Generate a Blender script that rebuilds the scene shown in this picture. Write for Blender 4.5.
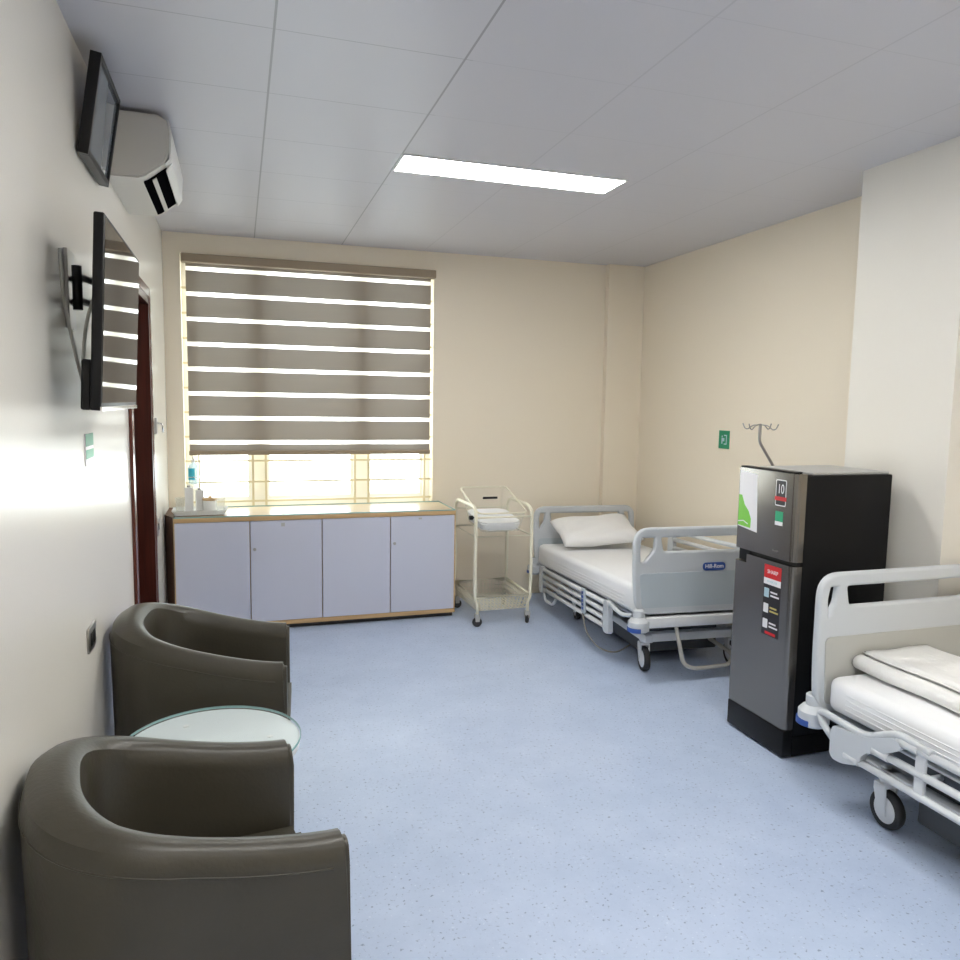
import bpy, bmesh, math, random
from mathutils import Vector, Matrix, Euler
random.seed(4)
S = bpy.context.scene
C = S.collection
PI = math.pi
for o in list(bpy.data.objects):
    bpy.data.objects.remove(o)

# ------------------------------------------------------------------ camera
cd = bpy.data.cameras.new('camera')
cam = bpy.data.objects.new('camera', cd); C.objects.link(cam)
cd.sensor_width = 36; cd.sensor_fit = 'HORIZONTAL'
cd.lens = 752.6 / 960 * 36
cd.clip_start = 0.02
pitch, yaw, roll = .1019, .3101, .0152
F = Vector((math.sin(yaw)*math.cos(pitch), math.cos(yaw)*math.cos(pitch), -math.sin(pitch)))
R = Vector((math.cos(yaw), -math.sin(yaw), 0)); U = R.cross(F)
R2 = R*math.cos(roll) + U*math.sin(roll); U2 = U*math.cos(roll) - R*math.sin(roll)
M = Matrix((R2, U2, -F)).transposed().to_4x4()
M.translation = Vector((0, 0, 1.62))
cam.matrix_world = M
S.camera = cam

# ------------------------------------------------------------------ world, lights, exposure
w = bpy.data.worlds.new('world'); S.world = w; w.use_nodes = True
bg = w.node_tree.nodes['Background']
bg.inputs[0].default_value = (.93, .97, 1, 1); bg.inputs[1].default_value = 3.6
S.view_settings.view_transform = 'Standard'; S.view_settings.look = 'None'
S.view_settings.gamma = 1; S.view_settings.use_curve_mapping = False
S.view_settings.exposure = 1.53
PANEL = 12.0          # strength of the ceiling panels
pl = bpy.data.lights.new('window_portal', 'AREA'); pl.shape = 'RECTANGLE'; pl.size = 1.9; pl.size_y = 1.9
pl.cycles.is_portal = True
po = bpy.data.objects.new('window_portal', pl); C.objects.link(po)
po.location = (.55, 6.12, 1.72); po.rotation_euler = (-PI/2, 0, 0)

# ------------------------------------------------------------------ materials
def mat(name, col, rough=.5, metal=0, spec=.5, bump=0, bscale=200, coat=0, var=0, vscale=6, emit=0):
    m = bpy.data.materials.new(name); m.use_nodes = True
    nt = m.node_tree; b = nt.nodes['Principled BSDF']
    b.inputs['Base Color'].default_value = (*col, 1); b.inputs['Roughness'].default_value = rough
    b.inputs['Metallic'].default_value = metal; b.inputs['Specular IOR Level'].default_value = spec
    b.inputs['Coat Weight'].default_value = coat
    if emit:
        b.inputs['Emission Color'].default_value = (*col, 1); b.inputs['Emission Strength'].default_value = emit
    tc = nt.nodes.new('ShaderNodeTexCoord')
    if bump:
        n = nt.nodes.new('ShaderNodeTexNoise'); n.inputs['Scale'].default_value = bscale; n.inputs['Detail'].default_value = 3
        nt.links.new(tc.outputs['Object'], n.inputs['Vector'])
        bp = nt.nodes.new('ShaderNodeBump'); bp.inputs['Strength'].default_value = bump; bp.inputs['Distance'].default_value = .01
        nt.links.new(n.outputs['Fac'], bp.inputs['Height']); nt.links.new(bp.outputs[0], b.inputs['Normal'])
    if var:
        n = nt.nodes.new('ShaderNodeTexNoise'); n.inputs['Scale'].default_value = vscale; n.inputs['Detail'].default_value = 4
        nt.links.new(tc.outputs['Object'], n.inputs['Vector'])
        r = nt.nodes.new('ShaderNodeValToRGB')
        r.color_ramp.elements[0].position = .35; r.color_ramp.elements[1].position = .65
        r.color_ramp.elements[0].color = (*[c*(1-var) for c in col], 1)
        r.color_ramp.elements[1].color = (*[min(1, c*(1+var)) for c in col], 1)
        nt.links.new(n.outputs['Fac'], r.inputs[0]); nt.links.new(r.outputs[0], b.inputs['Base Color'])
    return m

def wood(name, c1, c2, axis='x', rough=.4, scale=1):
    m = mat(name, c1, rough); nt = m.node_tree; b = nt.nodes['Principled BSDF']
    tc = nt.nodes.new('ShaderNodeTexCoord'); mp = nt.nodes.new('ShaderNodeMapping')
    s = {'x': (1, 18, 18), 'y': (18, 1, 18), 'z': (18, 18, 1)}[axis]
    mp.inputs['Scale'].default_value = tuple(v*scale for v in s)
    n = nt.nodes.new('ShaderNodeTexNoise'); n.inputs['Scale'].default_value = 3; n.inputs['Detail'].default_value = 6
    r = nt.nodes.new('ShaderNodeValToRGB'); r.color_ramp.elements[0].position = .3; r.color_ramp.elements[1].position = .7
    r.color_ramp.elements[0].color = (*c2, 1); r.color_ramp.elements[1].color = (*c1, 1)
    nt.links.new(tc.outputs['Object'], mp.inputs[0]); nt.links.new(mp.outputs[0], n.inputs['Vector'])
    nt.links.new(n.outputs['Fac'], r.inputs[0]); nt.links.new(r.outputs[0], b.inputs['Base Color'])
    return m

def glassy(name, col, alpha, rough=.03):
    m = bpy.data.materials.new(name); m.use_nodes = True; nt = m.node_tree; nt.nodes.clear()
    out = nt.nodes.new('ShaderNodeOutputMaterial'); mx = nt.nodes.new('ShaderNodeMixShader')
    t = nt.nodes.new('ShaderNodeBsdfTransparent'); t.inputs[0].default_value = (*col, 1)
    g = nt.nodes.new('ShaderNodeBsdfPrincipled'); g.inputs['Base Color'].default_value = (*col, 1); g.inputs['Roughness'].default_value = rough
    mx.inputs[0].default_value = alpha
    nt.links.new(t.outputs[0], mx.inputs[1]); nt.links.new(g.outputs[0], mx.inputs[2]); nt.links.new(mx.outputs[0], out.inputs[0])
    return m

def fabric_translucent(name, col, tcol, fac, transp=0):
    m = bpy.data.materials.new(name); m.use_nodes = True; nt = m.node_tree; nt.nodes.clear()
    out = nt.nodes.new('ShaderNodeOutputMaterial'); mx = nt.nodes.new('ShaderNodeMixShader')
    d = nt.nodes.new('ShaderNodeBsdfDiffuse'); d.inputs[0].default_value = (*col, 1)
    t = nt.nodes.new('ShaderNodeBsdfTranslucent'); t.inputs[0].default_value = (*tcol, 1)
    tc = nt.nodes.new('ShaderNodeTexCoord'); mp = nt.nodes.new('ShaderNodeMapping'); mp.inputs['Scale'].default_value = (4, 1, 260)
    n = nt.nodes.new('ShaderNodeTexNoise'); n.inputs['Scale'].default_value = 2
    bp = nt.nodes.new('ShaderNodeBump'); bp.inputs['Strength'].default_value = .15; bp.inputs['Distance'].default_value = .002
    nt.links.new(tc.outputs['Object'], mp.inputs[0]); nt.links.new(mp.outputs[0], n.inputs['Vector']); nt.links.new(n.outputs['Fac'], bp.inputs['Height'])
    mx.inputs[0].default_value = fac
    nt.links.new(d.outputs[0], mx.inputs[1]); nt.links.new(t.outputs[0], mx.inputs[2])
    last = mx
    if transp:
        m2 = nt.nodes.new('ShaderNodeMixShader'); m2.inputs[0].default_value = transp
        tr = nt.nodes.new('ShaderNodeBsdfTransparent')
        nt.links.new(mx.outputs[0], m2.inputs[1]); nt.links.new(tr.outputs[0], m2.inputs[2]); last = m2
    nt.links.new(last.outputs[0], out.inputs[0])
    return m

def floor_mat():
    m = mat('vinyl_floor', (.5, .6, .78), .33, spec=.4); nt = m.node_tree; b = nt.nodes['Principled BSDF']
    tc = nt.nodes.new('ShaderNodeTexCoord')
    n = nt.nodes.new('ShaderNodeTexNoise'); n.inputs['Scale'].default_value = 2.5; n.inputs['Detail'].default_value = 8; n.inputs['Roughness'].default_value = .75
    r = nt.nodes.new('ShaderNodeValToRGB')
    e = r.color_ramp.elements; e[0].position = .35; e[1].position = .66
    e[0].color = (.45, .545, .735, 1); e[1].color = (.54, .635, .825, 1)
    v = nt.nodes.new('ShaderNodeTexNoise'); v.inputs['Scale'].default_value = 75; v.inputs['Detail'].default_value = 1
    r2 = nt.nodes.new('ShaderNodeValToRGB'); e = r2.color_ramp.elements
    e[0].position = .25; e[0].color = (.52, .55, .60, 1); e[1].position = .36; e[1].color = (1, 1, 1, 1)
    k = e.new(.68); k.color = (1, 1, 1, 1); k = e.new(.78); k.color = (1.25, 1.2, 1.12, 1)
    mx = nt.nodes.new('ShaderNodeMix'); mx.data_type = 'RGBA'; mx.blend_type = 'MULTIPLY'; mx.inputs[0].default_value = 1
    for q in (n, v): nt.links.new(tc.outputs['Object'], q.inputs['Vector'])
    nt.links.new(n.outputs['Fac'], r.inputs[0]); nt.links.new(v.outputs['Fac'], r2.inputs[0])
    nt.links.new(r.outputs[0], mx.inputs[6]); nt.links.new(r2.outputs[0], mx.inputs[7])
    nt.links.new(mx.outputs[2], b.inputs['Base Color'])
    bp = nt.nodes.new('ShaderNodeBump'); bp.inputs['Strength'].default_value = .06; bp.inputs['Distance'].default_value = .002
    nt.links.new(v.outputs['Fac'], bp.inputs['Height']); nt.links.new(bp.outputs[0], b.inputs['Normal'])
    return m

def ceiling_mat():
    m = mat('ceiling_tiles', (.61, .61, .66), .36, spec=.45); nt = m.node_tree; b = nt.nodes['Principled BSDF']
    tc = nt.nodes.new('ShaderNodeTexCoord'); sp = nt.nodes.new('ShaderNodeSeparateXYZ'); nt.links.new(tc.outputs['Object'], sp.inputs[0])
    def mth(op, a, bb):
        x = nt.nodes.new('ShaderNodeMath'); x.operation = op
        for i, q in enumerate((a, bb)):
            if q is None: continue
            if isinstance(q, (int, float)): x.inputs[i].default_value = q
            else: nt.links.new(q, x.inputs[i])
        return x.outputs[0]
    def line(o, off, sp_, wd):
        a = mth('FRACT', mth('DIVIDE', mth('SUBTRACT', o, off-10*sp_), sp_), None)
        return mth('LESS_THAN', a, wd/sp_)
    lx = line(sp.outputs['X'], .123, .635, .008); ly = line(sp.outputs['Y'], 3.673, .5287, .005)
    f = mth('MULTIPLY', mth('MAXIMUM', mth('MULTIPLY', lx, .75), mth('MULTIPLY', ly, .5)), mth('ADD', mth('MULTIPLY', mth('LESS_THAN', sp.outputs['X'], .79), .7), .3))
    mx = nt.nodes.new('ShaderNodeMix'); mx.data_type = 'RGBA'; nt.links.new(f, mx.inputs[0])
    mx.inputs[6].default_value = (.61, .61, .66, 1); mx.inputs[7].default_value = (.25, .26, .29, 1)
    nt.links.new(mx.outputs[2], b.inputs['Base Color'])
    return m

M_ = {}
M_['floor'] = floor_mat(); M_['ceil'] = ceiling_mat(); M_['column'] = mat('cool_lit_column_paint', (.86, .83, .76), .5); M_['outlet'] = mat('vent_shadow_black', (.004, .004, .005), .9, spec=0)  # column: wall paint whitened to carry the cooler light on it
M_['cream'] = mat('cream_wall_paint', (.90, .815, .67), .5, bump=.03, bscale=120)
M_['pale'] = mat('cool_lit_wall_paint', (.84, .81, .745), .27, bump=.03, bscale=120)  # left wall's cooler light put into the colour as a whiter paint
M_['upvc'] = mat('cream_window_frame', (.92, .90, .85), .4)
M_['grille'] = mat('cream_grille_paint', (.74, .66, .46), .45)
M_['glass'] = glassy('window_glass', (.97, 1, .99), .06)
M_['doorwood'] = wood('dark_red_door_wood', (.085, .018, .010), (.05, .010, .006), 'z', .3)
M_['doortrim'] = mat('door_trim_gloss', (.12, .03, .02), .25)
M_['panel_light'] = mat('lamp_diffuser', (1, .985, .945), .5, emit=PANEL)
M_['white_metal'] = mat('white_lamp_metal', (.85, .86, .87), .4)
M_['beech'] = wood('beech_board', (.62, .42, .21), (.50, .32, .15), 'x', .4)
M_['walnut'] = wood('dark_walnut_board', (.13, .055, .028), (.08, .032, .018), 'z', .4)
M_['lilac'] = mat('pale_lilac_laminate', (.60, .62, .73), .32)
M_['gap'] = mat('dark_joint', (.03, .03, .035), .6)
M_['steel'] = mat('brushed_steel', (.42, .41, .40), .28, 1)
M_['chrome'] = mat('chrome', (.75, .75, .76), .12, 1)
M_['black'] = mat('black_plastic', (.007, .007, .008), .4, spec=.25)
M_['rubber'] = mat('black_rubber', (.02, .02, .022), .6)
M_['band'] = fabric_translucent('taupe_blind_fabric', (.33, .285, .24), (.36, .33, .29), .06)
M_['sheer'] = fabric_translucent('sheer_blind_fabric', (.9, .88, .84), (.95, .93, .9), .8, .15)
M_['rail'] = mat('taupe_blind_rail', (.34, .27, .19), .45)
M_['leather'] = mat('dark_taupe_leather', (.050, .044, .031), .38, spec=.45, bump=.07, bscale=90, var=.06, vscale=8)
M_['leather_in'] = M_['leather']
M_['tablewhite'] = mat('table_white_lacquer', (.80, .84, .85), .3)
M_['tglass'] = glassy('green_sheet_glass', (.975, .992, .995), .10, .02)
M_['gedge'] = mat('glass_green_edge', (.22, .42, .42), .15)
M_['bedgrey'] = mat('pale_grey_bed_plastic', (.60, .63, .66), .35)
M_['bedpanel'] = mat('blue_grey_bed_panel', (.50, .56, .60), .4)
M_['bedpanel2'] = mat('warm_grey_bed_panel', (.50, .50, .47), .4)
M_['bedwhite'] = mat('white_bed_steel', (.72, .74, .76), .35)
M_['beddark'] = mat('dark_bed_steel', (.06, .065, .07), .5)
M_['blue'] = mat('blue_bumper', (.03, .09, .36), .4)
M_['sheet'] = mat('white_bed_sheet', (.90, .91, .93), .75, bump=.25, bscale=9)
M_['pillow'] = mat('white_pillow_cotton', (.90, .90, .90), .8, bump=.5, bscale=14)
M_['blanket'] = mat('white_folded_blanket', (.88, .88, .87), .85, bump=.7, bscale=22)
M_['creamtube'] = mat('cream_enamel_tube', (.84, .80, .64), .3)
M_['acrylic'] = glassy('clear_acrylic', (.97, .97, .95), .14, .05)
M_['fsteel'] = mat('dark_brushed_fridge_steel', (.22, .205, .19), .22, .9)
M_['fblack'] = mat('fridge_black_side', (.006, .006, .007), .5, spec=.2)
M_['fgrey'] = mat('fridge_grey_top', (.45, .45, .44), .4)
M_['white'] = mat('white_plastic', (.82, .82, .81), .35)
M_['acwhite'] = mat('off_white_ac_plastic', (.60, .58, .54), .35)
M_['red'] = mat('sticker_red', (.65, .015, .02), .35)
M_['stblack'] = mat('sticker_black', (.015, .012, .014), .3)
M_['stwhite'] = mat('sticker_white', (.85, .84, .86), .4)
M_['green'] = mat('sign_green', (.0, .26, .12), .4)
M_['lime'] = mat('leaflet_lime', (.20, .60, .06), .4)
M_['teal'] = mat('label_green', (.02, .38, .18), .4)
M_['icon'] = mat('icon_grey_blue', (.45, .62, .70), .4)
M_['gold'] = mat('sticker_gold', (.6, .5, .15), .4)
M_['screen'] = mat('tv_screen_gloss', (.02, .02, .022), .04, spec=.8, coat=.3)
M_['picglass'] = mat('picture_glass', (.20, .23, .27), .05, spec=1.0)
M_['pic'] = mat('picture_print', (.45, .40, .38), .5, var=.3, vscale=12)
M_['cyan'] = mat('cyan_bottle_label', (.03, .42, .60), .4)
M_['blueliq'] = glassy('pale_blue_bottle', (.86, .96, 1), .3, .1)
M_['tan'] = mat('tan_lid', (.62, .42, .22), .5)
M_['cable'] = mat('grey_cable', (.55, .53, .48), .5)
M_['greycable'] = mat('dark_grey_hose', (.25, .24, .22), .5)

# ------------------------------------------------------------------ helpers
def box(bm, a, b, bev=0, seg=2, mi=0):
    x0, y0, z0 = a; x1, y1, z1 = b
    vs = [bm.verts.new(p) for p in ((x0,y0,z0),(x1,y0,z0),(x1,y1,z0),(x0,y1,z0),(x0,y0,z1),(x1,y0,z1),(x1,y1,z1),(x0,y1,z1))]
    fs = [bm.faces.new([vs[i] for i in f]) for f in ((0,3,2,1),(4,5,6,7),(0,1,5,4),(1,2,6,5),(2,3,7,6),(3,0,4,7))]
    for f in fs: f.material_index = mi
    if bev:
        es = list({e for f in fs for e in f.edges})
        r = bmesh.ops.bevel(bm, geom=es, offset=bev, segments=seg, affect='EDGES', profile=.5)
        for f in r['faces']: f.material_index = mi
    return vs

def tube(bm, pts, r, seg=10, closed=False, mi=0, smooth=0):
    pts = [Vector(p) for p in pts]
    if smooth:
        pts = round_path(pts, smooth, closed)
    n = len(pts); rings = []
    prev = None
    for i, p in enumerate(pts):
        if closed: t = (pts[(i+1) % n]-pts[i-1]).normalized()
        else: t = (pts[min(i+1, n-1)]-pts[max(i-1, 0)]).normalized()
        if prev is None:
            a = Vector((0, 0, 1)) if abs(t.z) < .9 else Vector((1, 0, 0))
            u = t.cross(a).normalized()
        else:
            u = (prev - t*prev.dot(t)).normalized()
        prev = u; v = t.cross(u)
        rr = r[i] if isinstance(r, (list, tuple)) else r
        rings.append([bm.verts.new(p + (u*math.cos(2*PI*k/seg)+v*math.sin(2*PI*k/seg))*rr) for k in range(seg)])
    m = n if closed else n-1
    for i in range(m):
        A, B = rings[i], rings[(i+1) % n]
        off = 0
        if closed and i == n-1:
            off = min(range(seg), key=lambda q: (A[0].co-B[q].co).length)
        for k in range(seg):
            f = bm.faces.new((A[k], A[(k+1) % seg], B[(k+1+off) % seg], B[(k+off) % seg])); f.smooth = True; f.material_index = mi
    if not closed:
        f = bm.faces.new(rings[0][::-1]); f.material_index = mi
        f = bm.faces.new(rings[-1]); f.material_index = mi

def round_path(pts, rad, closed=False, seg=5):
    out = []; n = len(pts)
    for i, p in enumerate(pts):
        if not closed and i in (0, n-1): out.append(p); continue
        a = pts[i-1]; b = pts[(i+1) % n]
        da = a-p; db = b-p
        if da.length < 1e-6 or db.length < 1e-6: out.append(p); continue
        r = min(rad, da.length*.48, db.length*.48)
        p0 = p+da.normalized()*r; p1 = p+db.normalized()*r
        for k in range(seg+1):
            t = k/seg
            out.append(p0*(1-t)**2 + p*2*t*(1-t) + p1*t*t)
    return out

def lathe(bm, prof, c=(0, 0, 0), seg=24, axis='z', mi=0, caps=True):
    rings = []
    for r, h in prof:
        ring = []
        for k in range(seg):
            a = 2*PI*k/seg
            x, y = r*math.cos(a), r*math.sin(a)
            q = {'z': (x, y, h), 'y': (x, h, y), 'x': (h, x, y)}[axis]
            ring.append(bm.verts.new((c[0]+q[0], c[1]+q[1], c[2]+q[2])))
        rings.append(ring)
    for A, B in zip(rings, rings[1:]):
        for k in range(seg):
            f = bm.faces.new((A[k], A[(k+1) % seg], B[(k+1) % seg], B[k])); f.smooth = True; f.material_index = mi
    if caps:
        for rg in (rings[0][::-1], rings[-1]):
            f = bm.faces.new(rg); f.material_index = mi

def cyl(bm, c, r, h, seg=24, axis='z', mi=0, bev=.0):
    b = min(bev, r*.4, h*.4)
    pr = [(r-b, 0), (r, b), (r, h-b), (r-b, h)] if b else [(r, 0), (r, h)]
    lathe(bm, pr, c, seg, axis, mi)

def prism(bm, prof, axis, a0, a1, mi=0, smooth=False):
    """extrude a closed 2D profile along an axis"""
    def P(p, a): return {'x': (a, p[0], p[1]), 'y': (p[0], a, p[1]), 'z': (p[0], p[1], a)}[axis]
    A = [bm.verts.new(P(p, a0)) for p in prof]; B = [bm.verts.new(P(p, a1)) for p in prof]
    n = len(prof)
    for i in range(n):
        f = bm.faces.new((A[i], A[(i+1) % n], B[(i+1) % n], B[i])); f.material_index = mi; f.smooth = smooth
    f = bm.faces.new(A[::-1]); f.material_index = mi
    f = bm.faces.new(B); f.material_index = mi

def finish(bm):
    bmesh.ops.recalc_face_normals(bm, faces=bm.faces)

def obj(name, bm, m, parent=None, xf=None, autosm=False):
    if xf is not None: bmesh.ops.transform(bm, matrix=xf, verts=bm.verts)
    finish(bm)
    me = bpy.data.meshes.new(name); bm.to_mesh(me); bm.free()
    for mm in (m if isinstance(m, (list, tuple)) else [m]): me.materials.append(mm)
    if autosm:
        for p in me.polygons: p.use_smooth = True
        try: me.set_sharp_from_angle(angle=math.radians(38))
        except Exception: pass
    o = bpy.data.objects.new(name, me); C.objects.link(o)
    if parent: o.parent = parent
    return o

def B(): return bmesh.new()

def thing(name, label, cat, loc=(0, 0, 0), rz=0, group=None):
    o = bpy.data.objects.new(name, None); C.objects.link(o); o.empty_display_size = .1
    o.location = loc; o.rotation_euler = (0, 0, rz); o['label'] = label; o['category'] = cat
    if group: o['group'] = group
    return o

def tag(o, label, cat, group=None):
    o['label'] = label; o['category'] = cat
    if group: o['group'] = group
    return o

def struct(name, bm, m, parent=None, autosm=False):
    o = obj(name, bm, m, parent, autosm=autosm); o['kind'] = 'structure'
    return o

def plate(name, outer, holes, thick, bev, m, parent, xf):
    """flat shape in local XY with holes, rounded edges; xf places it"""
    cu = bpy.data.curves.new('tmp', 'CURVE'); cu.dimensions = '2D'; cu.fill_mode = 'BOTH'
    cu.extrude = thick/2-bev; cu.bevel_depth = bev; cu.bevel_resolution = 2
    for loop in [outer]+holes:
        sp = cu.splines.new('POLY'); sp.points.add(len(loop)-1)
        for i, p in enumerate(loop): sp.points[i].co = (p[0], p[1], 0, 1)
        sp.use_cyclic_u = True
    t = bpy.data.objects.new('tmp', cu); C.objects.link(t)
    dg = bpy.context.evaluated_depsgraph_get()
    me = bpy.data.meshes.new_from_object(t.evaluated_get(dg))
    bpy.data.objects.remove(t); bpy.data.curves.remove(cu)
    me.transform(xf); me.name = name
    me.materials.clear(); me.materials.append(m)
    for p in me.polygons: p.use_smooth = True
    try: me.set_sharp_from_angle(angle=math.radians(40))
    except Exception: pass
    o = bpy.data.objects.new(name, me); C.objects.link(o); o.parent = parent
    return o

def rpoly(pts, r, seg=5):
    return [(p.x, p.y) for p in round_path([Vector((a, b, 0)) for a, b in pts], r, True, seg)]

def text(name, body, size, xf, m, parent, sx=1, ext=.0006, align='CENTER', bold=0):
    cu = bpy.data.curves.new('tmp', 'FONT'); cu.body = body; cu.size = size; cu.extrude = ext; cu.offset = bold
    cu.align_x = align; cu.align_y = 'CENTER'
    t = bpy.data.objects.new('tmp', cu); C.objects.link(t)
    dg = bpy.context.evaluated_depsgraph_get()
    me = bpy.data.meshes.new_from_object(t.evaluated_get(dg))
    bpy.data.objects.remove(t); bpy.data.curves.remove(cu)
    me.transform(xf @ Matrix.Diagonal((sx, 1, 1, 1))); me.name = name
    me.materials.clear(); me.materials.append(m)
    o = bpy.data.objects.new(name, me); C.objects.link(o)
    if parent: o.parent = parent
    return o

def frame_xf(o, xax, yax):
    x = Vector(xax).normalized(); y = Vector(yax).normalized(); z = x.cross(y)
    m = Matrix((x, y, z)).transposed().to_4x4(); m.translation = Vector(o)
    return m

# ------------------------------------------------------------------ the room
XL, XR, YB, YF, HC = -.5, 3.32, 5.9, -1.8, 2.7966
b = B(); box(b, (XL-.3, YF-.2, -.12), (XR+.2, YB+.25, 0)); struct('floor', b, M_['floor'])
b = B(); box(b, (XL-.3, YF-.2, HC), (XR+.2, YB+.25, HC+.12)); struct('ceiling', b, M_['ceil'])
DY0, DY1, DZ = 3.97, 4.83, 2.2
b = B()
box(b, (XL-.16, YF, 0), (XL, DY0, HC)); box(b, (XL-.16, DY1, 0), (XL, YB+.0, HC)); box(b, (XL-.16, DY0, DZ), (XL, DY1, HC))
struct('wall_left', b, M_['pale'])
WX0, WX1, WZ0, WZ1 = -.385, 1.485, .80, 2.655
b = B()
box(b, (XL-.16, YB, 0), (WX0, YB+.22, HC)); box(b, (WX1, YB, 0), (XR+.16, YB+.22, HC))
box(b, (WX0, YB, 0), (WX1, YB+.22, WZ0)); box(b, (WX0, YB, WZ1), (WX1, YB+.22, HC))
struct('wall_back', b, M_['cream'])
b = B(); box(b, (XR, YF, 0), (XR+.16, YB, HC)); struct('wall_right', b, M_['cream'])
b = B(); box(b, (XL-.16, YF-.16, 0), (XR+.16, YF, HC)); struct('wall_front', b, M_['cream'])
b = B(); box(b, (2.98, 2.53, 0), (XR, 3.125, HC)); struct('wall_column', b, M_['column'])
b = B(); box(b, (2.985, 5.84, 0), (XR, YB, HC)); struct('wall_pilaster', b, M_['cream'])

# window
wf = bpy.data.objects.new('window_1', None); C.objects.link(wf); wf['kind'] = 'structure'; wf.location = (0, 0, 0)
b = B()
y0, y1 = YB+.11, YB+.17
fw = .045
box(b, (WX0, y0, WZ0), (WX0+fw, y1, WZ1)); box(b, (WX1-fw, y0, WZ0), (WX1, y1, WZ1))
box(b, (WX0+fw, y0, WZ0), (WX1-fw, y1, WZ0+fw)); box(b, (WX0+fw, y0, WZ1-fw), (WX1-fw, y1, WZ1))
for x in (.14, .92): box(b, (x-.045, y0+.003, WZ0+fw), (x+.045, y1-.003, WZ1-fw))
struct('window_frame', b, M_['upvc'], wf)
for x0, x1 in ((WX0+fw, .095), (.185, .875), (.965, WX1-fw)):
    b = B(); s = .035
    ya, yb = y0+.012, y1-.012
    box(b, (x0, ya, WZ0+fw), (x0+s, yb, WZ1-fw)); box(b, (x1-s, ya, WZ0+fw), (x1, yb, WZ1-fw))
    box(b, (x0+s, ya, WZ0+fw), (x1-s, yb, WZ0+fw+s)); box(b, (x0+s, ya, WZ1-fw-s), (x1-s, yb, WZ1-fw))
    sa = struct('sash', b, mat('white_sash', (.9, .9, .88), .4) if 'sashm' not in M_ else M_['sashm'], wf)
    M_['sashm'] = sa.data.materials[0]
    b = B(); box(b, (x0+s, ya+.015, WZ0+fw+s), (x1-s, ya+.019, WZ1-fw-s)); struct('pane', b, M_['glass'], sa)
b = B()
yg = YB+.06
for x in (-.29, .094, .189, .867, .974, 1.43): box(b, (x-.008, yg-.008, WZ0), (x+.008, yg+.008, WZ1))
for z in (.85, .998, 1.158, 1.34, 1.52, 1.70, 1.88, 2.06, 2.24, 2.42): box(b, (WX0, yg-.006, z-.007), (WX1, yg+.006, z+.007))
struct('grille', b, M_['grille'], wf)

# door in the left wall
dr = bpy.data.objects.new('door_1', None); C.objects.link(dr); dr['kind'] = 'structure'
b = B()
box(b, (XL-.12, DY0+.04, 0), (XL-.08, DY1-.04, DZ-.04), .003)
struct('door_leaf', b, M_['doorwood'], dr)
b = B()
for a, c in ((DY0, DY0+.04), (DY1-.04, DY1)): box(b, (XL-.15, a, 0), (XL+.012, c, DZ))
box(b, (XL-.15, DY0+.04, DZ-.04), (XL+.012, DY1-.04, DZ))
struct('door_frame', b, M_['doorwood'], dr)
b = B()
box(b, (XL, DY0-.055, 0), (XL+.016, DY0, DZ+.055), .003); box(b, (XL, DY1, 0), (XL+.016, DY1+.055, DZ+.055), .003)
box(b, (XL, DY0, DZ), (XL+.016, DY1, DZ+.055), .003)
struct('door_casing', b, M_['doortrim'], dr)
b = B(); tube(b, [(XL-.08, DY0+.1, 1.0), (XL-.03, DY0+.1, 1.0), (XL-.03, DY0+.22, 1.0)], .009, smooth=.01)
struct('door_handle', b, M_['chrome'], dr)

# ceiling lamps
def ceiling_lamp(x, y, label):
    t = thing('ceiling_light', label, 'ceiling light', (x, y, HC), 0, 'recessed ceiling panels')
    L, W = .59, .125
    b = B()
    for a, c in (((-L-.012, -W-.012), (L+.012, -W)), ((-L-.012, W), (L+.012, W+.012)), ((-L-.012, -W), (-L, W)), ((L, -W), (L+.012, W))):
        box(b, (a[0], a[1], -.006), (c[0], c[1], 0))
    obj('frame', b, M_['white_metal'], t)
    b = B(); box(b, (-L, -W, -.004), (L, W, 0)); obj('diffuser', b, M_['panel_light'], t)
ceiling_lamp(1.365, 3.80, 'long white lit ceiling panel nearest the window')
ceiling_lamp(1.365, 1.30, 'long white unseen ceiling panel overhead, added for light nearer the viewer')  # out of view, added to light the near half of the room
ceiling_lamp(1.365, -.85, 'long white unseen ceiling panel behind the viewer, added for light')  # also unseen, added for light from behind the camera

# ------------------------------------------------------------------ blind
t = thing('roller_blind', 'taupe striped day-and-night roller blind half lowered over the window', 'blind', (.55, YB, 2.6))
yb_ = .012
b = B(); box(b, (-.928, -.045, -.012), (.942, .03, .05), .006); obj('headrail', b, M_['rail'], t)
b = B()
zt = -.012; zb = 1.235-2.6
edges = [zt]
step = (2.552-1.301)/7
k = 0
zs = []
for i in range(8):
    c = 2.552-2.6 - i*step
    zs.append((c+.0145, c-.0145))
cur = zt
xa, xb_ = -.900, .912
def strip(za, zc, mi, y):
    vs = [b.verts.new(p) for p in ((xa, y, za), (xb_, y, za), (xb_, y, zc), (xa, y, zc))]
    f = b.faces.new(vs); f.material_index = mi
for (a, c) in zs:
    if cur > a: strip(cur, a, 0, yb_)
    strip(a, c, 1, yb_); cur = c
strip(cur, zb, 0, yb_)
obj('fabric', b, [M_['band'], M_['sheer']], t)
b = B(); box(b, (xa-.004, -.002, zb-.03), (xb_+.004, .024, zb+.004), .006); obj('bottom_rail', b, M_['rail'], t)

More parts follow.
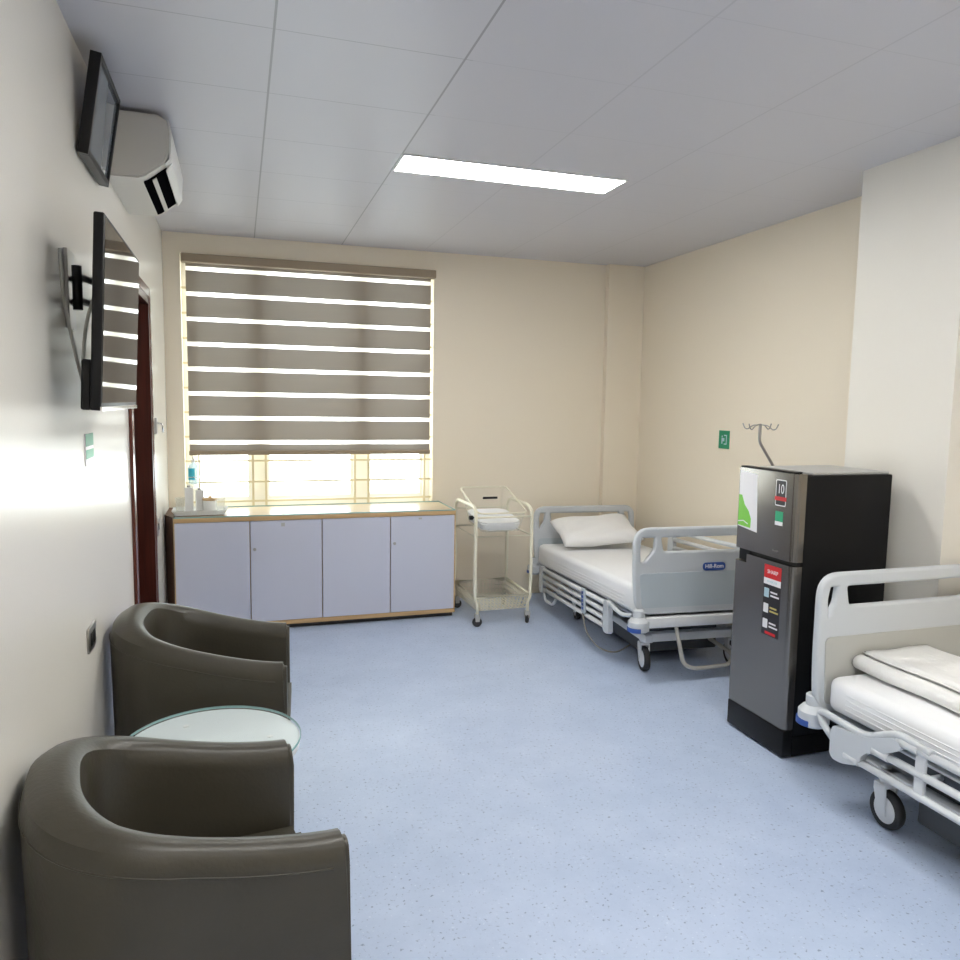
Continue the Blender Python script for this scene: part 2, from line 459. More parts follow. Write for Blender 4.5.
# ------------------------------------------------------------------ cabinet
CX0, CX1, CYF = -.434, 1.538, 5.38
t = thing('low_cabinet', 'long low beech cabinet with four pale lilac doors beneath the window', 'cabinet', ((CX0+CX1)/2, (CYF+YB)/2, 0))
ox, oy = (CX0+CX1)/2, (CYF+YB)/2
hx = (CX1-CX0)/2; yf = CYF-oy; yk = YB-oy-.005
b = B(); box(b, (-hx, yf, .035), (hx, yk, .065), .002)
box(b, (-hx, yf, .785), (hx, yk, .815), .003)
box(b, (-hx, yf+.002, .065), (-hx+.018, yk, .785)); box(b, (hx-.014, yf+.002, .065), (hx, yk, .785))
box(b, (-hx+.018, yk-.012, .065), (hx-.014, yk, .785))
for s in (.058, .55, 1.042): box(b, (s-ox-.009, yf+.03, .065), (s-ox+.009, yk-.012, .785))
obj('body', b, M_['beech'], t)
b = B(); box(b, (-hx+.01, yf+.04, 0), (hx-.01, yk-.02, .035)); obj('plinth', b, M_['gap'], t)
b = B(); prism(b, [(-.063, yf+.16), (-.002, yf), (-.002, yk), (-.063, yk)], 'z', 0, .8225); bmesh.ops.translate(b, vec=(-hx, 0, 0), verts=b.verts)
o = obj('side_panel', b, M_['walnut'], t); o['label'] = 'dark walnut side panel'
xs = [-.430, .058, .55, 1.042, 1.530]
for i in range(4):
    b = B(); box(b, (xs[i]-ox+.003, yf-.001, .068), (xs[i+1]-ox-.003, yf+.017, .782), .0015)
    d = obj('door', b, M_['lilac'], t)
    if i in (1, 3):
        b = B(); cyl(b, (xs[i]-ox+.03, yf-.008, .585), .011, .008, 16, 'y'); l = obj('lock', b, M_['steel'], d)
    if i == 1:
        b = B(); box(b, (xs[i]-ox+.21, yf-.002, .74), (xs[i]-ox+.235, yf-.001, .765)); obj('small_tag', b, M_['fgrey'], d)
    if i == 3:
        b = B(); box(b, (xs[i]-ox+.21, yf-.002, .758), (xs[i]-ox+.235, yf-.001, .77)); obj('small_tag', b, M_['fgrey'], d)
# glass sheet on the cabinet
b = B(); box(b, (CX0+.004, CYF+.004, .8152), (CX1-.004, YB-.012, .8232)); 
for f in b.faces:
    if abs(f.calc_center_median().z-.819) < .001: f.material_index = 1
tag(obj('glass_sheet', b, [M_['tglass'], M_['gedge']]), 'clear green-edged glass sheet covering the low cabinet top', 'glass sheet')
GZ = .8234
# tray and things on it
t = thing('serving_tray', 'white plastic tray at the left end of the cabinet', 'tray', (-.27, 5.57, GZ))
b = B()
w_, d_ = .165, .105
for a in range(1):
    prism(b, rpoly([(-w_, -d_), (w_, -d_), (w_, d_), (-w_, d_)], .02), 'z', 0, .006)
obj('base', b, M_['white'], t)
b = B()
pts = rpoly([(-w_, -d_), (w_, -d_), (w_, d_), (-w_, d_)], .02)
ring1 = [b.verts.new((x*.98, y*.98, .004)) for x, y in pts]; ring2 = [b.verts.new((x*1.10, y*1.12, .032)) for x, y in pts]
for i in range(len(pts)): b.faces.new((ring1[i], ring1[(i+1) % len(pts)], ring2[(i+1) % len(pts)], ring2[i]))
bmesh.ops.solidify(b, geom=b.faces[:], thickness=.003)
obj('rim', b, M_['white'], t, autosm=True)
TZ = GZ+.0065
b = B(); box(b, (-.10, -.06, 0), (.07, .0, .012), .003); o = obj('notebook', b, M_['black']); o.location = (-.325, 5.555, TZ); o.rotation_euler = (0, 0, .08)
tag(o, 'thin black notebook lying on the white tray', 'notebook')
# cup with tan lid
t = thing('lidded_jar', 'small white jar with a tan lid on the tray', 'jar', (-.205, 5.60, TZ))
b = B(); lathe(b, [(.04, 0), (.046, .01), (.048, .075), (.044, .08)], seg=28); obj('jar_body', b, M_['white'], t)
b = B(); lathe(b, [(.05, .08), (.052, .084), (.05, .094), (.01, .096), (.012, .104), (.008, .112)], seg=28); obj('lid', b, M_['tan'], t)
def tumbler(x, y, lab):
    b = B(); lathe(b, [(.02, 0), (.026, .001), (.034, .1), (.0315, .1), (.024, .005), (.001, .005)], seg=24)
    o = obj('drinking_glass', b, M_['acrylic'], autosm=True); o.location = (x, y, TZ); tag(o, lab, 'glass', 'tumblers on the tray')
tumbler(-.135, 5.545, 'clear tumbler on the tray right of the tan-lidded jar')
tumbler(-.405, 5.62, 'clear tumbler standing at the left end of the tray')
for x, y, h, lab in ((-.345, 5.63, .17, 'taller white carton, left of two on the tray'), (-.275, 5.635, .15, 'shorter white carton, right of two on the tray')):
    t = thing('paper_carton', lab, 'carton', (x, y, TZ), .1, 'white cartons on the tray')
    b = B(); box(b, (-.028, -.022, 0), (.028, .022, h), .003); obj('carton_body', b, M_['white'], t)
    b = B(); cyl(b, (0, 0, h), .012, .014, 16); obj('cap', b, M_['fgrey'], t)
# bracketed sanitiser bottle hanging on the grille
t = thing('pump_bottle', 'pale blue pump bottle with cyan label hanging on the window grille', 'bottle', (-.325, 5.87, 1.0))
b = B(); lathe(b, [(.03, 0), (.036, .006), (.036, .12), (.03, .14), (.012, .15), (.012, .158)], seg=24); obj('bottle_body', b, M_['blueliq'], t)
b = B(); lathe(b, [(.0366, .03), (.0366, .115)], seg=24, caps=False); 
bmesh.ops.delete(b, geom=[f for f in b.faces if f.calc_center_median().y > .005 or f.calc_center_median().x > .012], context='FACES')
obj('label', b, M_['cyan'], t)
b = B(); cyl(b, (0, 0, .158), .013, .018, 16); tube(b, [(0, 0, .17), (0, 0, .205), (0, -.035, .203), (0, -.045, .195)], .005, 8, smooth=.006); obj('pump', b, M_['white'], t)
b = B(); tube(b, [(.04*math.cos(a*PI/8), .04*math.sin(a*PI/8), .05) for a in range(16)], .0025, 6, closed=True)
tube(b, [(0, .04, .05), (0, .04, -.006), (0, -.0, -.006), (0, -.036, -.006)], .0025, 6); tube(b, [(-.036, 0, -.006), (.036, 0, -.006)], .0025, 6)
tube(b, [(0, .04, .05), (0, .05, .162), (0, .085, .166), (0, .10, .166), (0, .104, .15)], .0025, 6)
obj('wire_holder', b, M_['chrome'], t)

# ------------------------------------------------------------------ tub armchairs
def tub_chair(cy, label, rz=0):
    t = thing('tub_armchair', label, 'armchair', (-.155, cy, 0), rz, 'leather tub armchairs by the left wall')
    R_ = .262
    path = []
    N = 28
    for i in range(9): path.append((.335 - .335*i/8, -R_, (0, -1)))
    for i in range(1, N): 
        a = -PI/2 - PI*i/N
        ca, sa = math.cos(a), math.sin(a); e_ = .72
        px_ = -R_*abs(ca)**e_; py_ = R_*(1 if sa > 0 else -1)*abs(sa)**e_
        nn_ = Vector((-abs(ca)**(2-e_), (1 if sa > 0 else -1)*abs(sa)**(2-e_))).normalized()
        path.append((px_, py_, (nn_.x, nn_.y)))
    for i in range(9): path.append((.335*i/8, R_, (0, 1)))
    b = B(); rings = []
    n = len(path)
    for i, (x, y, nn) in enumerate(path):
        back = max(0, min(1, (-x+.0)/R_)) ; front = max(0, x/.335)
        th = .043+.022*back
        fr = max(0, min(1, (.335-x)/.70))
        hz = .625+.20*fr**1.5
        nx, ny = nn
        flare = .02
        prof = [(-th*.75, .10), (-th, .16), (-th*.98, hz-.06), (-th*.82, hz-.02), (-th*.45, hz-.004), (0, hz), (th*.45, hz-.004), (th*.82, hz-.02), (th, hz-.06), (th*.92, .30), (th*.8, .07), (th*.3, .06)]
        rings.append([b.verts.new((x+nx*p[0], y+ny*p[0], p[1])) for p in prof])
    m = len(rings[0])
    for A, Bq in zip(rings, rings[1:]):
        for k in range(m): b.faces.new((A[k], A[(k+1) % m], Bq[(k+1) % m], Bq[k]))
    capf = [b.faces.new(rings[0][::-1]), b.faces.new(rings[-1])]
    es = [e for f in capf for e in f.edges]
    bmesh.ops.bevel(b, geom=es, offset=.014, segments=3, affect='EDGES')
    obj('shell', b, M_['leather'], t, autosm=True)
    # piping seam round the outer top edge
    b = B(); pp = []
    for i, (x, y, nn) in enumerate(path):
        back = max(0, min(1, (-x)/R_)); th = .043+.022*back; fr = max(0, min(1, (.335-x)/.70)); hz = .625+.20*fr**1.5
        pp.append((x+nn[0]*(th*1.005), y+nn[1]*(th*1.005), hz-.062))
    tube(b, pp[1:-1], .0022, 6); obj('seam', b, M_['leather'], t)
    def dshape(x1, r):
        pts = [(x1, -r)]
        for i in range(13):
            a = -PI/2-PI*i/12; pts.append((-r*abs(math.cos(a))**.72, r*(1 if math.sin(a) > 0 else -1)*abs(math.sin(a))**.72))
        pts.append((x1, r)); return pts
    b = B(); prism(b, dshape(.343, .205), 'z', .31, .405)
    bmesh.ops.bevel(b, geom=[e for e in b.edges if abs(e.verts[0].co.z-e.verts[1].co.z) < .001 or e.verts[0].co.x > .3 and e.verts[1].co.x > .3], offset=.025, segments=4, affect='EDGES')
    obj('seat_cushion', b, M_['leather'], t, autosm=True)
    b = B(); prism(b, dshape(.325, .212), 'z', .07, .305); obj('seat_base', b, M_['leather'], t, autosm=True)
    for x, y in ((.27, -.23), (.27, .23), (-.18, -.17), (-.18, .17)):
        b = B(); lathe(b, [(.016, 0), (.022, .075)], (x, y, 0), 16); obj('leg', b, M_['black'], t)
    return t
tub_chair(3.16, 'dark taupe leather tub armchair beyond the round glass table', -.08)
tub_chair(1.875, 'dark taupe leather tub armchair in the near left corner', .18)

# round table
t = thing('round_side_table', 'round pale blue glass-topped table between the two armchairs', 'table', (-.10, 2.485, 0))
b = B(); cyl(b, (0, 0, .490), .276, .022, 64, bev=.003); obj('tabletop', b, M_['tablewhite'], t, autosm=True)
b = B(); lathe(b, [(.278, .514), (.28, .516), (.28, .521), (.278, .523)], seg=72)
for f in b.faces:
    if len(f.verts) == 4: f.material_index = 1
o = obj('glass_top', b, [M_['tglass'], M_['gedge']], t)
for a in range(3):
    b = B(); cyl(b, (.18*math.cos(a*2.09), .18*math.sin(a*2.09), .512), .01, .002, 12); obj('glass_pad', b, M_['white'], t)
b = B(); cyl(b, (0, 0, .02), .03, .47, 24); obj('pedestal', b, M_['chrome'], t)
b = B(); lathe(b, [(.19, 0), (.19, .008), (.05, .02), (.03, .03)], seg=48); obj('foot', b, M_['chrome'], t, autosm=True)

# ------------------------------------------------------------------ hospital beds
def caster(parent, x, y, r=.075, ax='x', turn=0.0, mwheel=None, top=.24):
    xf = Matrix.Translation((x, y, 0)) @ Matrix.Rotation(turn, 4, 'Z')
    b = B(); lathe(b, [(r*.72, -.016), (r*.95, -.018), (r, -.008), (r, .008), (r*.95, .018), (r*.72, .016)], (0, 0, r), 32, 'x')
    w1 = obj('caster_wheel', b, M_['rubber'], parent, xf)
    b = B(); lathe(b, [(.012, -.021), (r*.62, -.020), (r*.74, -.014), (r*.74, .014), (r*.62, .020), (.012, .021)], (0, 0, r), 28, 'x')
    obj('wheel_hub', b, M_['bedwhite'], w1, xf)
    b = B()
    for s in (-1, 1):
        prism(b, [(-.018, r-.02), (.018, r-.02), (.045, r+.07), (.045, r+.095), (-.01, r+.095)], 'x', s*.026-.004, s*.026+.004)
    box(b, (-.03, -.01, r+.085), (.03, .045, r+.10), .003)
    cyl(b, (0, .02, r+.10), .018, top-(r+.10), 16)
    obj('caster_fork', b, M_['bedwhite'], parent, xf, autosm=True)

def board(name, W, z0, z1, y, m, mp, parent, xf, slot_w, hr, label=None, slot_h=.15, sx0=.03, bar=.032):
    """head or foot board: rounded outline, two side slots and a central hand-hole"""
    h = W/2
    outer = rpoly([(-h+.015, z0), (-h, z0+.2), (-h, z1), (h, z1), (h, z0+.2), (h-.015, z0)], .09, 7)
    top = z1-hr
    holes = []
    for s in (-1, 1):
        a = -h+sx0; c = a+slot_w
        q = [(a+.004, top-slot_h), (a, top-slot_h*.4), (a+.012, top+.0), (c, top+.0), (c-.01, top-slot_h*.55), (a+slot_w*.35, top-slot_h)]
        q = [(p[0] if s == -1 else -p[0], p[1]) for p in q]
        holes.append(rpoly(q, min(.014, slot_w*.3), 4))
    c = -h+sx0+slot_w+bar
    holes.append(rpoly([(c, top), (-c, top), (-c-.02, top-.106), (c+.02, top-.106)], .028, 5))
    place = Matrix.Translation((0, y, 0)) @ Matrix.Rotation(PI/2, 4, 'X')
    o = plate(name, outer, holes, .034, .012, m, parent, xf @ place)
    # inset coloured panel, one on each face
    for s in (-1, 1):
        q = rpoly([(-h+.04, z0+.03), (-h+.024, top-.22), (h-.024, top-.22), (h-.04, z0+.03)], .03, 5)
        bb = B(); prism(bb, q, 'y', y+s*.0165, y+s*.0205); obj('inset_panel', bb, mp, o, xf)
    return o

def side_rail(parent, x, ya, yb, zs, xf, hoops=(True, True), raised=False, name='side_rail', plate_first=True):
    s = -1 if x < 0 else 1
    b = B()
    dz = zs[0]-zs[-1]
    for i, z in enumerate(zs):
        o_ = .0
        # each bar a flat-ish tube
        tube(b, [(x, ya+.03, z), (x, yb-.03, z)], .0155, 10)
    o = obj(name, b, M_['bedwhite'], parent, xf)
    for k, yy in enumerate((ya, yb)):
        b = B()
        q = rpoly([(yy-.045, zs[-1]-.03), (yy+.045, zs[-1]-.03), (yy+.035, zs[0]+.025), (yy-.035, zs[0]+.025)], .018, 4)
        prism(b, q, 'x', x-.016, x+.016)
        bmesh.ops.bevel(b, geom=[e for e in b.edges if abs(e.verts[0].co.x-e.verts[1].co.x) < 1e-5], offset=.004, segments=2, affect='EDGES')
        obj('rail_end', b, M_['bedgrey'], o, xf, autosm=True)
    for yy in (ya+.2, yb-.2):
        b = B(); tube(b, [(x, yy, zs[-1]-.0), (x*.93, yy, zs[-1]-.03), (x*.8, yy, .335)], .010, 8, smooth=.02)
        obj('rail_bracket', b, M_['bedwhite'], o, xf)
    return o

def hospital_bed(label, loc, rz, tilt, head_top, pan_head, rail_y, mz=(.385, .56), raised_right=True, L=1.95, cy=(.16, 1.30), cx=.30, hslot=.075, hW=.88, fold_rail=False):
    t = thing('hospital_bed', label, 'hospital bed', loc, rz, 'hospital beds along the right wall')
    W = .90
    I = Matrix.Identity(4)
    T = Matrix.Translation((0, 0, .40)) @ Matrix.Rotation(-tilt, 4, 'X') @ Matrix.Translation((0, 0, -.40))
    # base
    b = B()
    for s in (-1, 1): box(b, (s*cx-.025, cy[0]-.06, .19), (s*cx+.025, cy[1]+.12, .235), .004)
    for y in cy: box(b, (-cx-.025, y-.03, .185), (cx+.025, y+.03, .235), .004)
    obj('base_frame', b, M_['bedwhite'], t, autosm=True)
    b = B(); box(b, (-cx+.035, cy[0]+.12, .07), (cx-.035, cy[1]-.1, .30), .01); obj('housing_and_shade', b, M_['beddark'], t)  # dark panel, enlarged to stand for the shade under the bed as well
    for y0_, y1_ in ((.35, .62), (1.05, 1.35)):
        for s in (-1, 1):
            b = B(); tube(b, [(s*.22, y0_, .22), (s*.22, y1_, .33)], .02, 10); obj('lift_arm', b, M_['beddark'], t)
    for x in (-cx, cx):
        for y in cy: caster(t, x, y, .075, turn=random.uniform(-.25, .25))
    # deck
    b = B()
    for s in (-1, 1): box(b, (s*.36-.02, .02, .325), (s*.36+.02, L-.02, .365), .004)
    for y in (.05, .5, .95, 1.4, L-.05): box(b, (-.345, y-.02, .33), (.345, y+.02, .363))
    obj('deck_frame', b, M_['beddark'], t, T, autosm=True)
    b = B()
    for y0_, y1_ in ((.05, .62), (.64, .98), (1.0, L-.04)): box(b, (-.40, y0_, .363), (.40, y1_, .373), .003)
    obj('deck_panel', b, M_['bedgrey'], t, T)
    # end cross bars and corner bumpers
    for y in (-.01, L+.01):
        s = -1 if y < 1 else 1
        b = B(); box(b, (-.40, y-.03, .325), (.40, y+.03, .385), .008)
        e = obj('end_crossbar', b, M_['bedwhite'], t, T, autosm=True)
        for sx in (-1, 1):
            b = B(); lathe(b, [(.045, .30), (.062, .315), (.062, .365), (.045, .385), (.034, .39), (.034, .43), (.028, .435)], (sx*.43, y, 0), 24)
            c = obj('corner_bumper', b, M_['bedgrey'], t, T, autosm=True)
            b = B(); lathe(b, [(.055, .307), (.064, .309), (.064, .332), (.055, .334)], (sx*.43+sx*.003, y+s*.003, 0), 32, caps=False)
            bmesh.ops.delete(b, geom=[f for f in b.faces if (f.calc_center_median().x-sx*.43)*sx < .01 or (f.calc_center_median().y-y)*s < -.03], context='FACES')
            bmesh.ops.recalc_face_normals(b, faces=b.faces); bmesh.ops.solidify(b, geom=b.faces[:], thickness=.003)
            k = obj('bumper_band', b, M_['blue'], c, T, autosm=True); k['label'] = 'blue bumper band'
    # boards
    fb = board('footboard', W, .41, .90, .01, M_['bedgrey'], M_['bedpanel'], t, T, .118, .036, slot_h=.165, sx0=.018, bar=.012)
    b = B(); q = rpoly([(-.074, -.024), (.074, -.024), (.074, .024), (-.074, .024)], .023, 6)
    prism(b, [(p[0]+.055, p[1]+.672) for p in q], 'y', -.012, -.007); lg = obj('maker_badge', b, M_['blue'], fb, T)
    lg['label'] = 'blue oval maker badge'
    text('badge_lettering', 'Hill-Rom', .034, T @ frame_xf((.055, -.0125, .673), (1, 0, 0), (0, 0, 1)), M_['stwhite'], fb, bold=.0004)
    hb = board('headboard', hW, .37, head_top, L-.01, M_['bedgrey'], pan_head, t, T, hslot, .034, slot_h=.145, sx0=.022, bar=.022)
    # mattress
    b = B()
    a, c = mz
    box(b, (-.425, .045, a), (.425, L-.045, c), .04, 5)
    mt = obj('mattress', b, M_['sheet'], t, T, autosm=True)
    b = B()
    for z in (a+.035, a+.055, a+.075, a+.095):
        tube(b, round_path([Vector((-.4245, .2, z-.004)), Vector((-.4255, .8, z+.004)), Vector((-.425, 1.3, z-.002)), Vector((-.424, L-.15, z+.004))], .3, False, 6), .0025, 6)
    obj('sheet_fold', b, M_['sheet'], mt, T)
    # lowered rail, left side
    ya, yb = rail_y
    if not fold_rail:
        rl = side_rail(t, -.475, ya, yb, (.395, .345, .295, .245), T)
        b = B(); tube(b, [(-.47, ya-.02, .405), (-.49, ya-.13, .40), (-.49, ya-.24, .385), (-.44, ya-.27, .385)], .013, 10, smooth=.05)
        obj('rail_hoop', b, M_['bedgrey'], rl, T)
        b = B(); tube(b, [(-.475, yb-.06, .23), (-.485, yb-.10, .17), (-.485, yb-.28, .17), (-.475, yb-.34, .235)], .012, 10, smooth=.05)
        obj('rail_grip', b, M_['bedgrey'], rl, T)
    else:
        x = -.475
        b = B()
        q = rpoly([(1.80, .245), (1.80, .375), (1.62, .40), (1.50, .455), (1.46, .43), (1.56, .36), (1.64, .335), (1.655, .275), (1.74, .245)], .02, 4)
        prism(b, q, 'x', x-.016, x+.016)
        bmesh.ops.bevel(b, geom=[e for e in b.edges if abs(e.verts[0].co.x-e.verts[1].co.x) < 1e-5], offset=.004, segments=2, affect='EDGES')
        rl = obj('side_rail', b, M_['bedgrey'], t, autosm=True)
        b = B(); tube(b, [(x, 1.79, .31), (x, 1.86, .355), (x+.01, 1.89, .385), (x+.005, 1.86, .40), (x, 1.64, .395), (x, 1.50, .468), (x, 1.36, .455)], .014, 12, smooth=.04)
        obj('rail_hoop', b, M_['bedgrey'], rl)
        for z, y1_ in ((.285, 1.75), (.363, 1.62), (.445, 1.50)):
            b = B(); tube(b, [(x, ya, z), (x, y1_, z)], .0145, 12)
            tube(b, [(x, y1_-.09, z), (x, y1_-.02, z)], .019, 12); obj('rail_bar', b, M_['bedwhite'], rl)
        for yy in (ya+.1, 1.40):
            b = B(); box(b, (x-.008, yy-.02, .27), (x+.008, yy+.02, .46), .004); tube(b, [(x, yy, .34), (x*.8, yy, .34)], .012, 8); obj('rail_bracket', b, M_['bedwhite'], rl)
    # right side rail, raised or lowered
    zr = (.72, .655, .59, .525) if raised_right else (.395, .345, .295, .245)
    side_rail(t, .465, ya+.0, min(yb, 1.28), zr, T)
    return t, T

bed1, T1 = hospital_bed('pale grey hospital bed with pillow, standing beneath the back corner beside the fridge', (2.632, 3.78, 0), -math.radians(4), math.radians(2.8), .855, M_['bedpanel'], (.33, 1.62))
# hand control and cables of bed one
b = B(); box(b, (-.505, .66, .26), (-.49, .715, .43), .005); o = obj('hand_control', b, M_['bedpanel'], bed1, T1, autosm=True)
b = B()
for i in range(5): box(b, (-.5065, .672, .285+i*.026), (-.505, .703, .303+i*.026))
obj('control_buttons', b, M_['blue'], o, T1)
b = B(); tube(b, [(-.50, .69, .26), (-.50, .64, .15), (-.47, .50, .07), (-.38, .42, .05), (-.25, .45, .10), (-.2, .5, .16)], .005, 8, smooth=.06); obj('control_cable', b, M_['greycable'], bed1, T1)
b = B(); tube(b, [(-.17, .03, .33), (-.17, -.01, .24), (-.15, -.03, .10), (-.08, -.03, .065), (.18, .0, .065), (.26, .1, .10), (.2, .35, .16)], .0125, 10, smooth=.05); obj('drain_hose', b, M_['cable'], bed1, T1)

bed2, T2 = hospital_bed('pale grey hospital bed with folded blanket, in front of the fridge at the right', (2.70, .50, 0), 0, 0, .94, M_['bedpanel2'], (.45, 1.70), mz=(.39, .535), cy=(.45, 1.66), cx=.325, hslot=.068, hW=.91, fold_rail=True)

# pillow
def pillow(name, L, W, H, m, loc, rot, seedn, pinch=.12):
    b = B(); nx, ny = 28, 20; rnd = random.Random(seedn)
    ph = [rnd.uniform(0, 6) for _ in range(8)]
    rows = {}
    for side in (1, -1):
        for i in range(nx+1):
            for j in range(ny+1):
                u = -1+2*i/nx; v = -1+2*j/ny
                e = (i in (0, nx)) or (j in (0, ny))
                if side == -1 and e: rows[(side, i, j)] = rows[(1, i, j)]; continue
                x = u*L/2*(1-pinch*(1-abs(v))**1*abs(u)**3*.5); y = v*W/2*(1-pinch*(1-abs(u))*abs(v)**3*.9)
                k = ((1-u**4)*(1-v**4))**.55
                z = side*H/2*k
                z += .006*math.sin(5*u+ph[0]+3*v)*k + .005*math.sin(9*v+ph[1]-4*u)*k
                if e: z = .006*math.sin(4*u+ph[2])+.005*math.sin(4*v+ph[3])
                rows[(side, i, j)] = b.verts.new((x, y, z))
        for i in range(nx):
            for j in range(ny):
                q = [rows[(side, i, j)], rows[(side, i+1, j)], rows[(side, i+1, j+1)], rows[(side, i, j+1)]]
                f = b.faces.new(q if side == 1 else q[::-1]); f.smooth = True
    o = obj(name, b, m); o.location = loc; o.rotation_euler = rot
    for p in o.data.polygons: p.use_smooth = True
    return o
o = pillow('pillow', .66, .42, .13, M_['pillow'], (2.715, 5.40, .62), (math.radians(19), math.radians(-3), math.radians(-6)), 3)
tag(o, 'white pillow leaning on the headboard of the far bed', 'pillow')

# folded blanket on bed two
t = thing('folded_blanket', 'white folded blanket lying on the mattress of the near bed', 'blanket', (2.63, 2.165, .5355), math.radians(-90))
def fold_profile(w, th, n, r=None):
    """centre line of a sheet folded over itself n times (y,z)"""
    pts = []
    for k in range(n):
        z = th/2 + k*th
        a, c = (-w, w) if k % 2 == 0 else (w, -w)
        for i in range(9):
            tt = i/8; pts.append((a+(c-a)*tt, z+.0025*math.sin(9*tt+k*2)))
        if k < n-1:
            s = 1 if c > 0 else -1
            for j in range(1, 4):
                an = -PI/2+PI*j/4; pts.append((c+s*th*.55*math.cos(an), z+th/2+th/2*math.sin(an)))
    return pts
b = B()
pf = fold_profile(.165, .021, 4)
nX = 16; rows = []
for i in range(nX+1):
    x = -.24+.48*i/nX
    rows.append([b.verts.new((x, p[0]+.006*math.sin(x*14), p[1]+.0015*math.sin(x*25+p[0]*20))) for p in pf])
for A, Bq in zip(rows, rows[1:]):
    for k in range(len(pf)-1): b.faces.new((A[k], Bq[k], Bq[k+1], A[k+1]))
bmesh.ops.recalc_face_normals(b, faces=b.faces)
me_o = obj('folded_layers', b, M_['blanket'], t)
sm = me_o.modifiers.new('s', 'SOLIDIFY'); sm.thickness = .016; sm.offset = 0
for p in me_o.data.polygons: p.use_smooth = True
b = B(); pts = []
for i in range(34):
    a = i*.42; r = .008+.0009*i; pts.append((math.cos(a)*r*1.3, math.sin(a)*r+.042))
rows = []
for i in range(nX+1):
    x = -.245+.49*i/nX
    rows.append([b.verts.new((x, p[0]-.19+.005*math.sin(x*17), p[1])) for p in pts])
for A, Bq in zip(rows, rows[1:]):
    for k in range(len(pts)-1): b.faces.new((A[k], Bq[k], Bq[k+1], A[k+1]))
ro = obj('rolled_edge', b, M_['blanket'], t)
sm = ro.modifiers.new('s', 'SOLIDIFY'); sm.thickness = .005; sm.offset = 0
for p in ro.data.polygons: p.use_smooth = True

# ------------------------------------------------------------------ IV pole on the far bed
t = thing('iv_pole', 'grey cranked drip stand pole with four hooks rising behind the fridge', 'iv pole', (3.03, 3.86, 0))
b = B(); tube(b, [(.03, -.115, .437), (.03, -.115, 1.0), (.11, 0, 1.18), (.11, 0, 1.255), (-.005, -.0, 1.41), (-.005, 0, 1.52)], .009, 12, smooth=.025); obj('pole', b, M_['steel'], t)
for k in range(4):
    a = k*PI/2+.35; c, s = math.cos(a), math.sin(a)
    b = B(); tube(b, [(-.005+c*.0, s*.0, 1.515), (-.005+c*.05, s*.05, 1.51), (-.005+c*.085, s*.085, 1.485), (-.005+c*.105, s*.105, 1.49), (-.005+c*.12, s*.12, 1.52)], .0035, 8, smooth=.012); obj('hook', b, M_['steel'], t)

# ------------------------------------------------------------------ refrigerator
FX, FY0, FY1 = 2.36, 2.738, 3.152
t = thing('refrigerator', 'two-door grey steel refrigerator with black sides and stickers, standing between the beds', 'refrigerator', (2.655, 2.945, 0))
ox, oy = 2.655, 2.945
fx = FX-ox; ya, yb = FY0-oy, FY1-oy
b = B(); box(b, (fx+.055, ya+.004, .02), (.245, yb-.004, 1.318), .006); obj('body', b, M_['fblack'], t, autosm=True)
b = B(); box(b, (fx+.10, ya+.02, 1.318), (.24, yb-.02, 1.33), .004); o = obj('top_cover', b, M_['fgrey'], t); o['label'] = 'light grey top cover'
b = B(); box(b, (fx, ya, .012), (fx+.052, yb, .138), .006); box(b, (fx+.052, ya+.0, .012), (.24, ya+.003, .1)); obj('plinth', b, M_['black'], t, autosm=True)
for x, y in ((fx+.08, ya+.05), (fx+.08, yb-.05), (.22, ya+.05), (.22, yb-.05)):
    b = B(); cyl(b, (x, y, 0), .018, .02, 12); obj('foot', b, M_['black'], t)
def fdoor(z0, z1, name, notch=None):
    r = .028
    prof = [(fx+.052, ya+.001)]
    for i in range(7):
        a = PI/2*i/6; prof.append((fx+r-r*math.sin(a), ya+.001+r-r*math.cos(a)))
    for i in range(7):
        a = PI/2*i/6; prof.append((fx+r*.3-r*.3*math.cos(a), yb-.001-r*.3+r*.3*math.sin(a)))
    prof.append((fx+.052, yb-.001))
    b = B()
    if notch:
        prism(b, prof, 'z', z0, notch[1]); 
        p2 = [p for p in prof if p[1] < 0] + [(fx, yb-notch[0]), (fx+.052, yb-notch[0])]
        prism(b, p2, 'z', notch[1], z1)
    else: prism(b, prof, 'z', z0, z1)
    return obj(name, b, M_['fsteel'], t, autosm=True)
ld = fdoor(.142, .905, 'lower_door', (.09, .862))
ud = fdoor(.925, 1.325, 'upper_door')
b = B(); box(b, (fx+.02, yb-.09, .864), (fx+.05, yb-.006, .924), .002); box(b, (fx+.03, ya+.01, .905), (fx+.05, yb-.01, .925)); obj('handle_recess', b, M_['black'], t)
b = B(); box(b, (fx+.006, ya+.03, 1.3252), (fx+.052, yb-.004, 1.333), .003); obj('door_cap', b, M_['black'], ud)
# stickers: coordinates along y (left in the picture = larger y)
def stick(parent, name, y0, y1, z0, z1, m, lay=1, pts=None, rnd=0):
    x = fx-.0004*lay
    b = B()
    if pts is None:
        pts = [(y0, z0), (y1, z0), (y1, z1), (y0, z1)]
        if rnd: pts = rpoly(pts, rnd, 4)
    prism(b, pts, 'x', x-.0004, x+.0002); return obj(name, b, m, parent)
def ftext(parent, name, s, size, y, z, m, sx=1, lay=3, align='CENTER'):
    return text(name, s, size, frame_xf((fx-.0004*lay-.0002, y, z), (0, -1, 0), (0, 0, 1)), m, parent, sx, .0003, align)
Y = lambda wy: wy-oy
lf = stick(ud, 'leaflet', Y(3.132), Y(3.035), 1.035, 1.31, M_['stwhite'], 1, [(Y(3.14), 1.035), (Y(2.995), 1.02), (Y(3.01), 1.30), (Y(3.14), 1.31)]); lf['label'] = 'white leaflet with a lime green wave'
